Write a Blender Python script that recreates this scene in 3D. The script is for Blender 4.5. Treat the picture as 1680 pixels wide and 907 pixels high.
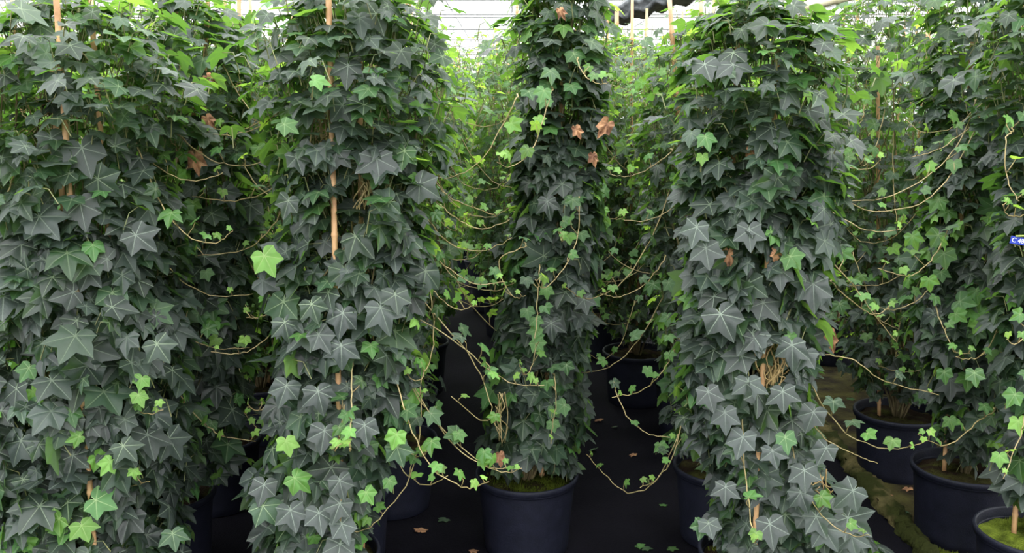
import bpy, math, random
import numpy as np
from mathutils import Vector

random.seed(7)
RNG = np.random.default_rng(11)
R = math.radians

for o in list(bpy.data.objects):
    bpy.data.objects.remove(o, do_unlink=True)
SC = bpy.context.scene
COL = SC.collection

# ------------------------------------------------------------------ camera
F = 1515.0
PITCH = R(10.4)
CAM = np.array((0.0, 0.0, 1.30))
cam_d = bpy.data.cameras.new('camera')
cam = bpy.data.objects.new('camera', cam_d)
COL.objects.link(cam)
cam.location = CAM
cam.rotation_euler = (R(90) - PITCH, 0, 0)
cam_d.sensor_width = 36
cam_d.lens = 36 * F / 1680
cam_d.clip_start = 0.05
cam_d.clip_end = 300
SC.camera = cam

# ------------------------------------------------------------------ light: overcast sky above a glasshouse
world = bpy.data.worlds.new('overcast_sky')
SC.world = world
world.use_nodes = True
wn = world.node_tree
wn.nodes.clear()
w_out = wn.nodes.new('ShaderNodeOutputWorld')
w_bg = wn.nodes.new('ShaderNodeBackground')
w_tc = wn.nodes.new('ShaderNodeTexCoord')
w_sep = wn.nodes.new('ShaderNodeSeparateXYZ')
w_ramp = wn.nodes.new('ShaderNodeValToRGB')
w_ramp.color_ramp.elements[0].position = 0.0
w_ramp.color_ramp.elements[0].color = (0.140, 0.143, 0.143, 1)
w_ramp.color_ramp.elements[1].position = 0.80
e_ = w_ramp.color_ramp.elements.new(.30)
e_.color = (.175, .18, .18, 1)
w_ramp.color_ramp.elements[1].color = (0.97, 0.985, 1.0, 1)
wn.links.new(w_tc.outputs['Generated'], w_sep.inputs[0])
wn.links.new(w_sep.outputs['Z'], w_ramp.inputs[0])
wn.links.new(w_ramp.outputs[0], w_bg.inputs[0])
wn.links.new(w_bg.outputs[0], w_out.inputs[0])
w_bg.inputs[1].default_value = 8.2

SC.view_settings.view_transform = 'Standard'
SC.view_settings.look = 'None'
SC.view_settings.gamma = 1
SC.view_settings.use_curve_mapping = False
SC.view_settings.exposure = -0.22

# ------------------------------------------------------------------ helpers
cp, sp_ = math.cos(PITCH), math.sin(PITCH)


def W(px, py, Y):
    """world point seen at photo pixel px,py at world distance Y in front of the camera"""
    a = (px - 840.0) / F
    b = (453.5 - py) / F
    d = np.array((a, cp + b * sp_, -sp_ + b * cp))
    return CAM + d * (Y / d[1])


def WH(px, py, h):
    """world point seen at a pixel on the horizontal plane of height h"""
    a = (px - 840.0) / F
    b = (453.5 - py) / F
    d = np.array((a, cp + b * sp_, -sp_ + b * cp))
    return CAM + d * ((h - CAM[2]) / d[2])


def proj(P):
    P = np.asarray(P) - CAM
    z = P[..., 1] * cp - P[..., 2] * sp_
    u = P[..., 1] * sp_ + P[..., 2] * cp
    return 840 + F * P[..., 0] / z, 453.5 - F * u / z


def nrm(a):
    return a / (np.linalg.norm(a, axis=-1, keepdims=True) + 1e-9)


def mesh_from(name, V, faces, mats, mat_idx=None, uv=None, col=None, smooth=True):
    """faces: list of int arrays (n,k)"""
    me = bpy.data.meshes.new(name)
    V = np.asarray(V, np.float32)
    faces = [np.asarray(f, np.int32) for f in faces if len(f)]
    loops = np.concatenate([f.ravel() for f in faces])
    totals = np.concatenate([np.full(len(f), f.shape[1], np.int32) for f in faces])
    starts = np.concatenate(([0], np.cumsum(totals)[:-1])).astype(np.int32)
    me.vertices.add(len(V))
    me.vertices.foreach_set('co', V.ravel())
    me.loops.add(len(loops))
    me.loops.foreach_set('vertex_index', loops)
    me.polygons.add(len(totals))
    me.polygons.foreach_set('loop_start', starts)
    me.polygons.foreach_set('loop_total', totals)
    if mat_idx is not None:
        me.polygons.foreach_set('material_index', np.asarray(mat_idx, np.int32))
    for m in (mats if isinstance(mats, (list, tuple)) else [mats]):
        me.materials.append(m)
    if uv is not None:
        l = me.uv_layers.new(name='UVMap')
        l.data.foreach_set('uv', np.asarray(uv, np.float32)[loops].ravel())
    if col is not None:
        a = me.attributes.new('leafcol', 'FLOAT_COLOR', 'POINT')
        a.data.foreach_set('color', np.asarray(col, np.float32).ravel())
    me.update(calc_edges=True)
    me.polygons.foreach_set('use_smooth', np.full(len(totals), smooth, bool))
    return me


def link(name, me, parent=None, loc=None):
    o = bpy.data.objects.new(name, me)
    COL.objects.link(o)
    if parent is not None:
        o.parent = parent
    if loc is not None:
        o.location = loc
    return o


def tag(o, label, cat, group=None):
    o['label'] = label
    o['category'] = cat
    if group:
        o['group'] = group
    return o


def thing(name, loc, label, cat, group=None, rz=0):
    o = bpy.data.objects.new(name, None)
    COL.objects.link(o)
    o.empty_display_size = 0.1
    o.location = loc
    o.rotation_euler = (0, 0, rz)
    return tag(o, label, cat, group)


def struct(name, me):
    o = link(name, me)
    o['kind'] = 'structure'
    return o


def box_arrays(boxes):
    """boxes: list of (x0,x1,y0,y1,z0,z1)"""
    V, Fq = [], []
    for (x0, x1, y0, y1, z0, z1) in boxes:
        b = len(V)
        V += [(x0, y0, z0), (x1, y0, z0), (x1, y1, z0), (x0, y1, z0), (x0, y0, z1), (x1, y0, z1), (x1, y1, z1), (x0, y1, z1)]
        Fq += [(b, b + 3, b + 2, b + 1), (b + 4, b + 5, b + 6, b + 7), (b, b + 1, b + 5, b + 4), (b + 1, b + 2, b + 6, b + 5),
               (b + 2, b + 3, b + 7, b + 6), (b + 3, b, b + 4, b + 7)]
    return V, Fq


def tube_arrays(paths, sides=5):
    """paths: list of (points (n,3), radii (n,)) -> verts, quads (+ end caps)"""
    Vs, Q, T, off = [], [], [], 0
    ang = np.arange(sides) * 2 * math.pi / sides
    for P, rad in paths:
        P = np.asarray(P, float)
        n = len(P)
        rad = np.broadcast_to(np.asarray(rad, float), (n,))
        tan = nrm(np.gradient(P, axis=0))
        ref = np.array((0.0, 0.0, 1.0)) if abs(tan[:, 2]).mean() < .8 else np.array((1.0, 0.0, 0.0))
        a = nrm(np.cross(tan, ref))
        b = np.cross(tan, a)
        ring = P[:, None] + rad[:, None, None] * (a[:, None] * np.cos(ang)[None, :, None] + b[:, None] * np.sin(ang)[None, :, None])
        Vs.append(ring.reshape(-1, 3))
        i = np.arange(n - 1)[:, None] * sides + off
        k = np.arange(sides)[None]
        k2 = (k + 1) % sides
        q = np.stack([i + k, i + k2, i + sides + k2, i + sides + k], -1).reshape(-1, 4)
        Q.append(q)
        # caps as fans
        Vs.append(P[[0, -1]])
        c0 = off + n * sides
        kk = np.arange(sides)
        kk2 = (kk + 1) % sides
        T.append(np.stack([np.full(sides, c0), off + kk2, off + kk], -1))
        l = off + (n - 1) * sides
        T.append(np.stack([np.full(sides, c0 + 1), l + kk, l + kk2], -1))
        off += n * sides + 2
    return np.concatenate(Vs), np.concatenate(Q), np.concatenate(T)


def spline(P, n):
    P = np.asarray(P, float)
    Q = np.vstack([2 * P[0] - P[1], P, 2 * P[-1] - P[-2]])
    m = len(P) - 1
    out = []
    for t in np.linspace(0, m - 1e-6, n):
        i = int(t)
        u = t - i
        p0, p1, p2, p3 = Q[i:i + 4]
        out.append(.5 * (2 * p1 + (p2 - p0) * u + (2 * p0 - 5 * p1 + 4 * p2 - p3) * u * u + (3 * p1 - p0 - 3 * p2 + p3) * u ** 3))
    return np.array(out)


def lathe(profile, seg=48, wob=0.0):
    P = np.asarray(profile, float)
    n = len(P)
    a = np.arange(seg) * 2 * math.pi / seg
    wv = 1 + wob * np.sin(2 * a + 1)
    V = np.stack([P[:, None, 0] * np.cos(a) * wv, P[:, None, 0] * np.sin(a) / wv, np.repeat(P[:, 1:2], seg, 1)], -1).reshape(-1, 3)
    i = np.arange(n - 1)[:, None] * seg
    k = np.arange(seg)[None]
    k2 = (k + 1) % seg
    q = np.stack([i + k, i + k2, i + seg + k2, i + seg + k], -1).reshape(-1, 4)
    return V, q


# ------------------------------------------------------------------ materials
def new_mat(name):
    m = bpy.data.materials.new(name)
    m.use_nodes = True
    nt = m.node_tree
    nt.nodes.clear()
    out = nt.nodes.new('ShaderNodeOutputMaterial')
    return m, nt, out


def N(nt, typ, **kw):
    n = nt.nodes.new(typ)
    for k, v in kw.items():
        setattr(n, k, v)
    return n


def M2(nt, op, a, b=None, c=None):
    n = nt.nodes.new('ShaderNodeMath')
    n.operation = op
    for i, v in enumerate((a, b, c)):
        if v is None:
            continue
        if isinstance(v, (int, float)):
            n.inputs[i].default_value = v
        else:
            nt.links.new(v, n.inputs[i])
    return n.outputs[0]


def mixc(nt, fac, a, b, mode='MIX'):
    n = nt.nodes.new('ShaderNodeMix')
    n.data_type = 'RGBA'
    n.blend_type = mode
    for s, v in ((n.inputs[0], fac), (n.inputs[6], a), (n.inputs[7], b)):
        if isinstance(v, (int, float)):
            s.default_value = v
        elif isinstance(v, tuple):
            s.default_value = (*v, 1) if len(v) == 3 else v
        else:
            nt.links.new(v, s)
    return n.outputs[2]


def simple(name, c1, c2=None, scale=20, rough=.6, bump=.0, spec=.5, detail=4, bscale=None, lo=.35, hi=.65):
    m, nt, out = new_mat(name)
    p = N(nt, 'ShaderNodeBsdfPrincipled')
    p.inputs['Roughness'].default_value = rough
    p.inputs['Specular IOR Level'].default_value = spec
    tc = N(nt, 'ShaderNodeTexCoord')
    if c2:
        no = N(nt, 'ShaderNodeTexNoise')
        no.inputs['Scale'].default_value = scale
        no.inputs['Detail'].default_value = detail
        nt.links.new(tc.outputs['Object'], no.inputs['Vector'])
        rp = N(nt, 'ShaderNodeValToRGB')
        rp.color_ramp.elements[0].position = lo
        rp.color_ramp.elements[1].position = hi
        rp.color_ramp.elements[0].color = (*c1, 1)
        rp.color_ramp.elements[1].color = (*c2, 1)
        nt.links.new(no.outputs[0], rp.inputs[0])
        nt.links.new(rp.outputs[0], p.inputs['Base Color'])
    else:
        p.inputs['Base Color'].default_value = (*c1, 1)
    if bump:
        nb = N(nt, 'ShaderNodeTexNoise')
        nb.inputs['Scale'].default_value = bscale or scale * 2
        nb.inputs['Detail'].default_value = 5
        nt.links.new(tc.outputs['Object'], nb.inputs['Vector'])
        b = N(nt, 'ShaderNodeBump')
        b.inputs['Strength'].default_value = bump
        b.inputs['Distance'].default_value = .01
        nt.links.new(nb.outputs[0], b.inputs['Height'])
        nt.links.new(b.outputs[0], p.inputs['Normal'])
    nt.links.new(p.outputs[0], out.inputs[0])
    return m


def leaf_material():
    m, nt, out = new_mat('ivy_leaf')
    at = N(nt, 'ShaderNodeAttribute', attribute_name='leafcol')
    sep = N(nt, 'ShaderNodeSeparateColor')
    nt.links.new(at.outputs['Color'], sep.inputs[0])
    age, rnd, pal = sep.outputs[0], sep.outputs[1], sep.outputs[2]
    uvn = N(nt, 'ShaderNodeUVMap')
    sx = N(nt, 'ShaderNodeSeparateXYZ')
    nt.links.new(uvn.outputs[0], sx.inputs[0])
    u, v = sx.outputs[0], sx.outputs[1]
    th = M2(nt, 'ARCTAN2', v, u)
    r = M2(nt, 'SQRT', M2(nt, 'ADD', M2(nt, 'MULTIPLY', u, u), M2(nt, 'MULTIPLY', v, v)))
    dth = M2(nt, 'PINGPONG', th, R(28.0))
    dist = M2(nt, 'MULTIPLY', r, M2(nt, 'SINE', dth))
    wid = M2(nt, 'MULTIPLY_ADD', r, -.017, .022)
    vein = M2(nt, 'SUBTRACT', 1.0, M2(nt, 'DIVIDE', dist, wid))
    vein = M2(nt, 'MINIMUM', M2(nt, 'MAXIMUM', vein, 0.0), .45)
    vein = M2(nt, 'MULTIPLY', vein, 2.2)
    # side veins
    s = M2(nt, 'SUBTRACT', r, M2(nt, 'MULTIPLY', dist, 1.5))
    s = M2(nt, 'PINGPONG', s, .075)
    sv = M2(nt, 'MAXIMUM', M2(nt, 'SUBTRACT', 1.0, M2(nt, 'DIVIDE', s, .011)), 0.0)
    sv = M2(nt, 'MULTIPLY', sv, M2(nt, 'MAXIMUM', M2(nt, 'SUBTRACT', 1.0, M2(nt, 'MULTIPLY', dist, 6.5)), 0.0))
    sv = M2(nt, 'MULTIPLY', sv, .42)
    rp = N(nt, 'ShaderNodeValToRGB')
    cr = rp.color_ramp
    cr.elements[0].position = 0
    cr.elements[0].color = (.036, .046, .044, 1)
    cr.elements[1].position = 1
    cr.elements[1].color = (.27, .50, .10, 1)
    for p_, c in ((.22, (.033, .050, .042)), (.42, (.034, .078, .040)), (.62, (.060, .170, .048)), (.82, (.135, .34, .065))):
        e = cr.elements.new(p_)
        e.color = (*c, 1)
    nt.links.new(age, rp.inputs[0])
    no = N(nt, 'ShaderNodeTexNoise')
    no.inputs['Scale'].default_value = 9
    no.inputs['Detail'].default_value = 5
    geo = N(nt, 'ShaderNodeNewGeometry')
    tcn = N(nt, 'ShaderNodeTexCoord')
    no2 = N(nt, 'ShaderNodeTexNoise')
    no2.inputs['Scale'].default_value = 70
    nt.links.new(tcn.outputs['Object'], no2.inputs['Vector'])
    val = M2(nt, 'MULTIPLY_ADD', rnd, .66, .36)
    val = M2(nt, 'MULTIPLY', val, M2(nt, 'MULTIPLY_ADD', no2.outputs[0], .7, .65))
    mul = N(nt, 'ShaderNodeVectorMath', operation='SCALE')
    nt.links.new(rp.outputs[0], mul.inputs[0])
    nt.links.new(val, mul.inputs['Scale'])
    base = mul.outputs[0]
    vc = mixc(nt, age, (.20, .25, .20), (.42, .58, .2))
    vfac = M2(nt, 'MULTIPLY', M2(nt, 'MAXIMUM', vein, sv), M2(nt, 'MULTIPLY_ADD', pal, .55, .25))
    c1 = mixc(nt, vfac, base, vc)
    # underside: paler and matt
    under = mixc(nt, .5, base, mixc(nt, age, (.075, .12, .06), (.28, .46, .12)))
    c2 = mixc(nt, geo.outputs['Backfacing'], c1, under)
    p = N(nt, 'ShaderNodeBsdfPrincipled')
    nt.links.new(c2, p.inputs['Base Color'])
    rough = M2(nt, 'MULTIPLY_ADD', geo.outputs['Backfacing'], .25, .46)
    rough = M2(nt, 'MULTIPLY_ADD', pal, .08, rough)
    nt.links.new(rough, p.inputs['Roughness'])
    p.inputs['Specular IOR Level'].default_value = .5
    b = N(nt, 'ShaderNodeBump')
    b.inputs['Strength'].default_value = .25
    b.inputs['Distance'].default_value = .004
    hh = M2(nt, 'SUBTRACT', M2(nt, 'MULTIPLY', no2.outputs[0], .6), M2(nt, 'MAXIMUM', vein, sv))
    nt.links.new(hh, b.inputs['Height'])
    nt.links.new(b.outputs[0], p.inputs['Normal'])
    tr = N(nt, 'ShaderNodeBsdfTranslucent')
    tcol = mixc(nt, age, (.13, .36, .04), (.50, .78, .09))
    nt.links.new(tcol, tr.inputs['Color'])
    mx = N(nt, 'ShaderNodeMixShader')
    nt.links.new(M2(nt, 'MULTIPLY_ADD', age, .34, .20), mx.inputs[0])
    nt.links.new(p.outputs[0], mx.inputs[1])
    nt.links.new(tr.outputs[0], mx.inputs[2])
    nt.links.new(mx.outputs[0], out.inputs[0])
    return m


MAT_LEAF = leaf_material()
MAT_STEM = simple('ivy_stem_bark', (.085, .062, .03), (.20, .16, .075), 40, .7)
MAT_SHOOT = simple('young_shoot_bark', (.19, .15, .055), (.34, .27, .125), 12, .55)
MAT_DRY = simple('dry_ivy_stem', (.20, .13, .05), (.42, .30, .13), 25, .7)
MAT_DEAD = simple('withered_leaf', (.13, .055, .028), (.36, .19, .09), 45, .8, .5)
MAT_CANE = simple('bamboo', (.36, .19, .09), (.62, .38, .19), 18, .55, .2, bscale=60)
MAT_POLE = simple('pale_bamboo', (.50, .44, .28), (.66, .60, .42), 14, .5, .2)
MAT_POT = simple('black_plastic', (.007, .008, .015), (.010, .011, .021), 30, .55, .15, bscale=260, spec=.2)
MAT_SOIL = simple('mossy_soil', (.018, .010, .006), (.060, .065, .014), 17, .95, 1.0, spec=.1, bscale=220, lo=.46, hi=.70)
MAT_MOSS = simple('moss', (.06, .08, .010), (.20, .26, .030), 28, .95, 1.0, spec=.1, bscale=260)
MAT_CLOTH = simple('ground_cloth', (.0022, .002, .0036), (.0052, .0048, .0075), 3, .85, .5, spec=.05, bscale=160)
MAT_DIRT = simple('mossy_dirt', (.013, .009, .007), (.055, .050, .016), 9, .95, 1.0, spec=.1, bscale=60)
MAT_KERB = simple('mossy_kerb', (.022, .026, .006), (.15, .12, .055), 9, .95, 1.0, spec=.1, bscale=70, lo=.50, hi=.74)
MAT_METAL = simple('white_painted_steel', (.72, .73, .73), (.80, .81, .81), 6, .45)
MAT_SCREEN = simple('grey_shade_screen', (.08, .085, .09), (.20, .21, .22), 12, .8)
MAT_CONC = simple('concrete_base', (.22, .22, .21), (.30, .30, .29), 5, .85)
MAT_BLUE = simple('blue_tag_plastic', (.012, .030, .26), (.016, .040, .32), 30, .4)
MAT_WHITE = simple('white_print', (.78, .80, .85), None, rough=.5)
MAT_LIME = simple('lime_twist_tie', (.42, .62, .08), (.5, .7, .1), 30, .5)

MAT_GLASS, nt, out = new_mat('greenhouse_glass')
t_ = N(nt, 'ShaderNodeBsdfTransparent')
t_.inputs[0].default_value = (.97, .98, .98, 1)
g_ = N(nt, 'ShaderNodeBsdfGlossy')
g_.inputs['Roughness'].default_value = .05
lw = N(nt, 'ShaderNodeFresnel')
lw.inputs[0].default_value = 1.35
mx_ = N(nt, 'ShaderNodeMixShader')
nt.links.new(M2(nt, 'MULTIPLY', lw.outputs[0], .35), mx_.inputs[0])
nt.links.new(t_.outputs[0], mx_.inputs[1])
nt.links.new(g_.outputs[0], mx_.inputs[2])
nt.links.new(mx_.outputs[0], out.inputs[0])

# ------------------------------------------------------------------ the glasshouse
X0, X1, Y0, Y1 = -19.2, 19.2, -7.0, 52.0
kp, kq = WH(1362, 725, 0.0), WH(1500, 888, 0.0)
kd = (kq - kp) / (kq[1] - kp[1])


def kerb_x(y):
    return kp[0] + kd[0] * (y - kp[1])


n_ = 120
fy = np.linspace(Y0, Y1, n_)
V = []
for y in fy:
    V += [(X0, y, 0), (kerb_x(y), y, 0)]
q = [(2 * i, 2 * i + 1, 2 * i + 3, 2 * i + 2) for i in range(n_ - 1)]
struct('floor', mesh_from('floor', V, [q], MAT_CLOTH, smooth=False))
V = []
for y in fy:
    V += [(kerb_x(y), y, 0.004), (X1, y, 0.004)]
struct('floor_dirt', mesh_from('floor_dirt', V, [q], MAT_DIRT, smooth=False))

# mossy kerb: a rough swept bar
ky = np.arange(0.9, 12, .022)
prof = [(-.034, 0), (-.032, .016), (-.022, .028), (-.007, .034), (.010, .034), (.024, .027), (.033, .014), (.036, 0)]
V = []
for y in ky:
    for j, (a, b) in enumerate(prof):
        e = .006 * math.sin(y * 37 + j * 2.1) + .005 * math.sin(y * 91 + j * 4.7) + random.uniform(-.003, .003)
        V.append((kerb_x(y) + a * (1 + .12 * math.sin(y * 9)) + e, y, max(-.002, b + (e * .9 if b > 0 else 0))))
m_ = len(prof)
q = [(i * m_ + j, i * m_ + j + 1, (i + 1) * m_ + j + 1, (i + 1) * m_ + j) for i in range(len(ky) - 1) for j in range(m_ - 1)]
kerb = struct('trim_1', mesh_from('kerb', V, [np.array(q)[:, ::-1]], MAT_KERB))

# roof: three gable spans running away from the camera
GH, RH = 3.45, 5.3
spans = [(-19.2, -6.4), (-6.4, 6.4), (6.4, 19.2)]
V, q = [], []
for a, b in spans:
    c = (a + b) / 2
    for (xa, za, xb, zb) in ((a, GH, c, RH), (c, RH, b, GH)):
        i = len(V)
        V += [(xa, Y0, za), (xb, Y0, zb), (xb, Y1, zb), (xa, Y1, za)]
        q.append((i, i + 1, i + 2, i + 3))
struct('ceiling', mesh_from('ceiling', V, [q], MAT_GLASS, smooth=False))

# glazing bars and purlins of the roof
paths = []
for a, b in spans:
    c = (a + b) / 2
    for y in np.arange(Y0, Y1, 1.6):
        paths += [(np.array([(a, y, GH - .03), (c, y, RH - .03)]), .011), (np.array([(c, y, RH - .03), (b, y, GH - .03)]), .011)]
    for t in (.33, .66):
        for s in (-1, 1):
            x = c + s * 6.4 * t
            z = RH - (RH - GH) * t - .06
            paths.append((np.array([(x, Y0, z), (x, Y1, z)]), .025))
    paths.append((np.array([(c, Y0, RH - .02), (c, Y1, RH - .02)]), .04))
V, q, t = tube_arrays(paths, 4)
struct('trim_2', mesh_from('glazing_bars', V, [q, t], MAT_METAL, smooth=False))

# tie beams with lattice webs across every bay
paths = []
for y in np.arange(8.4, Y1, 3.55):
    for a, b in spans:
        z0, z1 = 3.12, 3.40
        for z, rr in ((z0, .022), (z1, .030)):
            paths.append((np.array([(a, y, z), (b, y, z)]), rr))
        k = 0
        for x in np.arange(a, b - .1, 1.28):
            z_a, z_b = (z0, z1) if k % 2 == 0 else (z1, z0)
            paths.append((np.array([(x, y, z_a), (x + 1.28, y, z_b)]), .009))
            k += 1
V, q, t = tube_arrays(paths, 4)
struct('trim_3', mesh_from('roof_trusses', V, [q, t], MAT_METAL, smooth=False))

# gutters and posts
bx = []
for x in (-19.2, -6.4, 6.4, 19.2):
    bx.append((x - .10, x + .10, Y0, Y1, GH - .12, GH))
    for y in np.arange(Y0 + .2, Y1, 7.1):
        bx.append((x - .05, x + .05, y - .05, y + .05, 0, GH - .12))
V, q = box_arrays(bx)
struct('trim_4', mesh_from('gutters_and_posts', V, [q], MAT_METAL, smooth=False))


def glazed_wall(name, horizontal, pos):
    bars = []
    if horizontal:      # wall along x at y=pos
        bars.append((X0, X1, pos - .06, pos + .06, 0, .5))
        for x in np.arange(X0, X1 + .1, 1.6):
            bars.append((x - .025, x + .025, pos - .03, pos + .03, .5, GH))
        bars.append((X0, X1, pos - .03, pos + .03, 1.9, 1.95))
        bars.append((X0, X1, pos - .04, pos + .04, GH - .06, GH))
        g = [(X0, pos, .5), (X1, pos, .5), (X1, pos, GH), (X0, pos, GH)]
    else:
        bars.append((pos - .06, pos + .06, Y0, Y1, 0, .5))
        for y in np.arange(Y0, Y1 + .1, 1.6):
            bars.append((pos - .03, pos + .03, y - .025, y + .025, .5, GH))
        bars.append((pos - .03, pos + .03, Y0, Y1, 1.9, 1.95))
        g = [(pos, Y0, .5), (pos, Y1, .5), (pos, Y1, GH), (pos, Y0, GH)]
    V, q = box_arrays(bars)
    i = len(V)
    V = list(V) + g
    idx = [1] + [1] * 5 + [0] * (len(q) - 6) + [2]
    q.append((i, i + 1, i + 2, i + 3))
    struct(name, mesh_from(name, V, [q], [MAT_METAL, MAT_CONC, MAT_GLASS], mat_idx=idx, smooth=False))


glazed_wall('wall_back', True, Y1)
glazed_wall('wall_front', True, Y0)
glazed_wall('wall_left', False, X0)
glazed_wall('wall_right', False, X1)


def screen_bundle(p0, p1, rad, label):
    """folded shade screen: a lumpy hanging roll with creases"""
    n = 40
    P = np.linspace(p0, p1, n)
    P[:, 2] -= .05 * np.sin(np.linspace(0, math.pi * 5, n)) ** 2
    a = np.arange(18) * 2 * math.pi / 18
    V, q = [], []
    d = nrm(np.asarray(p1, float) - np.asarray(p0, float))
    s = nrm(np.cross(d, (0, 0, 1.0)))
    for i in range(n):
        for j, t in enumerate(a):
            r = rad * (1 + .22 * math.sin(5 * t) + .08 * math.sin(i * 1.3 + j))
            V.append(P[i] + s * r * math.cos(t) * 1.5 + np.array((0, 0, 1)) * r * math.sin(t) * .8)
    for i in range(n - 1):
        for j in range(18):
            k = (j + 1) % 18
            q.append((i * 18 + j, i * 18 + k, (i + 1) * 18 + k, (i + 1) * 18 + j))
    caps = []
    for b0, flip in ((0, False), ((n - 1) * 18, True)):
        V.append(P[0] if b0 == 0 else P[-1])
        c = len(V) - 1
        for j in range(18):
            k = (j + 1) % 18
            caps.append((c, b0 + j, b0 + k) if flip else (c, b0 + k, b0 + j))
    o = link('shade_screen', mesh_from('shade_screen', V, [q, caps], MAT_SCREEN))
    tag(o, label, 'shade screen')


screen_bundle(W(975, 34, 11.3), W(1130, -22, 9.0), .11, 'dark grey folded shade screen under the roof, right of the centre ivy column')
screen_bundle(W(120, 24, 12.0), W(215, 18, 12.0), .07, 'dark grey folded shade screen under the roof at the upper left')

# ------------------------------------------------------------------ ivy leaves
FULL = [(0, 1.0), (5, .915), (14, .765), (28, .60), (40, .68), (50, .77), (56, .87), (62, .77), (72, .67), (84, .55), (98, .55), (106, .575), (112, .61), (119, .55), (136, .47), (154, .37), (170, .22)]
LOW = [(0, 1.0), (28, .60), (56, .85), (84, .55), (112, .60), (152, .38)]


def template(points, lobe, droop, keel, ring):
    half = []
    for i, (a, r) in enumerate(points):
        s = 1.0
        if a > 0:
            # 'lobe' < 1 gives shallower side lobes
            mean = .64
            r = mean + (r - mean) * lobe if 20 < a < 120 else r
        half.append((a, r * s))
    pts = half + [(180, .07)] + [(-a, r) for a, r in reversed(half[1:])]
    A = np.array([R(a) for a, r in pts])
    Rr = np.array([r for a, r in pts])

    def wz(u, v):
        th = np.abs(np.arctan2(v, u))
        r = np.hypot(u, v)
        sec = R(28.0)
        d = np.abs((th / sec + 1) % 2 - 1)       # 0 on veins, 1 between
        return .13 * r * d - droop * r * r + keel * np.abs(v) * .6 - .05 * np.sin(3 * u + 2 * v) * r
    n = len(pts)
    U, Vv = Rr * np.cos(A), Rr * np.sin(A)
    V = [(0, 0, 0)]
    faces = []
    if ring:
        mu, mv = U * .55, Vv * .55
        V += list(zip(mu, mv, wz(mu, mv)))
        V += list(zip(U, Vv, wz(U, Vv)))
        tri = [(0, 1 + i, 1 + (i + 1) % n) for i in range(n)]
        quad = [(1 + i, 1 + n + i, 1 + n + (i + 1) % n, 1 + (i + 1) % n) for i in range(n)]
        return np.array(V), np.array(quad), np.array(tri)
    V += list(zip(U, Vv, wz(U, Vv)))
    tri = [(0, 1 + i, 1 + (i + 1) % n) for i in range(n)]
    return np.array(V), np.zeros((0, 4), int), np.array(tri)


TPL_HI = [template(FULL, l, d, k, True) for l, d, k in ((.95, .16, .0), (1.3, .26, .12), (.7, .10, .2), (1.15, .04, .3), (.6, .22, -.05), (1.0, .30, .05))]
TPL_LO = [template(LOW, l, d, k, False) for l, d, k in ((1.0, .18, .0), (1.25, .26, .15), (.7, .08, .25))]


def leaf_mesh(name, pos, nor, tip, size, age, rnd, pal, tpls):
    """one mesh from arrays of leaves"""
    n_all = len(pos)
    nor = nrm(nor)
    tip = nrm(tip - nor * (tip * nor).sum(-1, keepdims=True))
    side = np.cross(nor, tip)
    which = RNG.integers(0, len(tpls), n_all)
    Vs, Q, T, UV, CC, off = [], [], [], [], [], 0
    for k, (TV, TQ, TT) in enumerate(tpls):
        m = np.where(which == k)[0]
        if not len(m):
            continue
        nv = len(TV)
        asp = RNG.uniform(.88, 1.12, len(m))
        skew = RNG.uniform(-.12, .12, len(m))
        ws = RNG.uniform(.3, 1.7, len(m))
        u = TV[None, :, 0] + skew[:, None] * TV[None, :, 1]
        v = TV[None, :, 1] * asp[:, None]
        w = TV[None, :, 2] * ws[:, None]
        X = pos[m][:, None] + size[m][:, None, None] * (u[..., None] * tip[m][:, None] + v[..., None] * side[m][:, None] + w[..., None] * nor[m][:, None])
        Vs.append(X.reshape(-1, 3))
        UV.append(np.tile(TV[:, :2], (len(m), 1)))
        CC.append(np.repeat(np.stack([age[m], rnd[m], pal[m], np.ones(len(m))], -1), nv, 0))
        base = off + np.arange(len(m))[:, None, None] * nv
        if len(TQ):
            Q.append((TQ[None] + base).reshape(-1, 4))
        T.append((TT[None] + base).reshape(-1, 3))
        off += len(m) * nv
    faces = ([np.concatenate(Q)] if Q else []) + [np.concatenate(T)]
    return mesh_from(name, np.concatenate(Vs), faces, MAT_LEAF, uv=np.concatenate(UV), col=np.concatenate(CC))


def lump(a, z, ph):
    return (np.sin(3 * a + 9 * z + ph) * .4 + np.sin(5 * a - 14 * z + 2 * ph) * .3 + np.sin(2 * a + 23 * z + 3 * ph) * .3)


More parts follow.
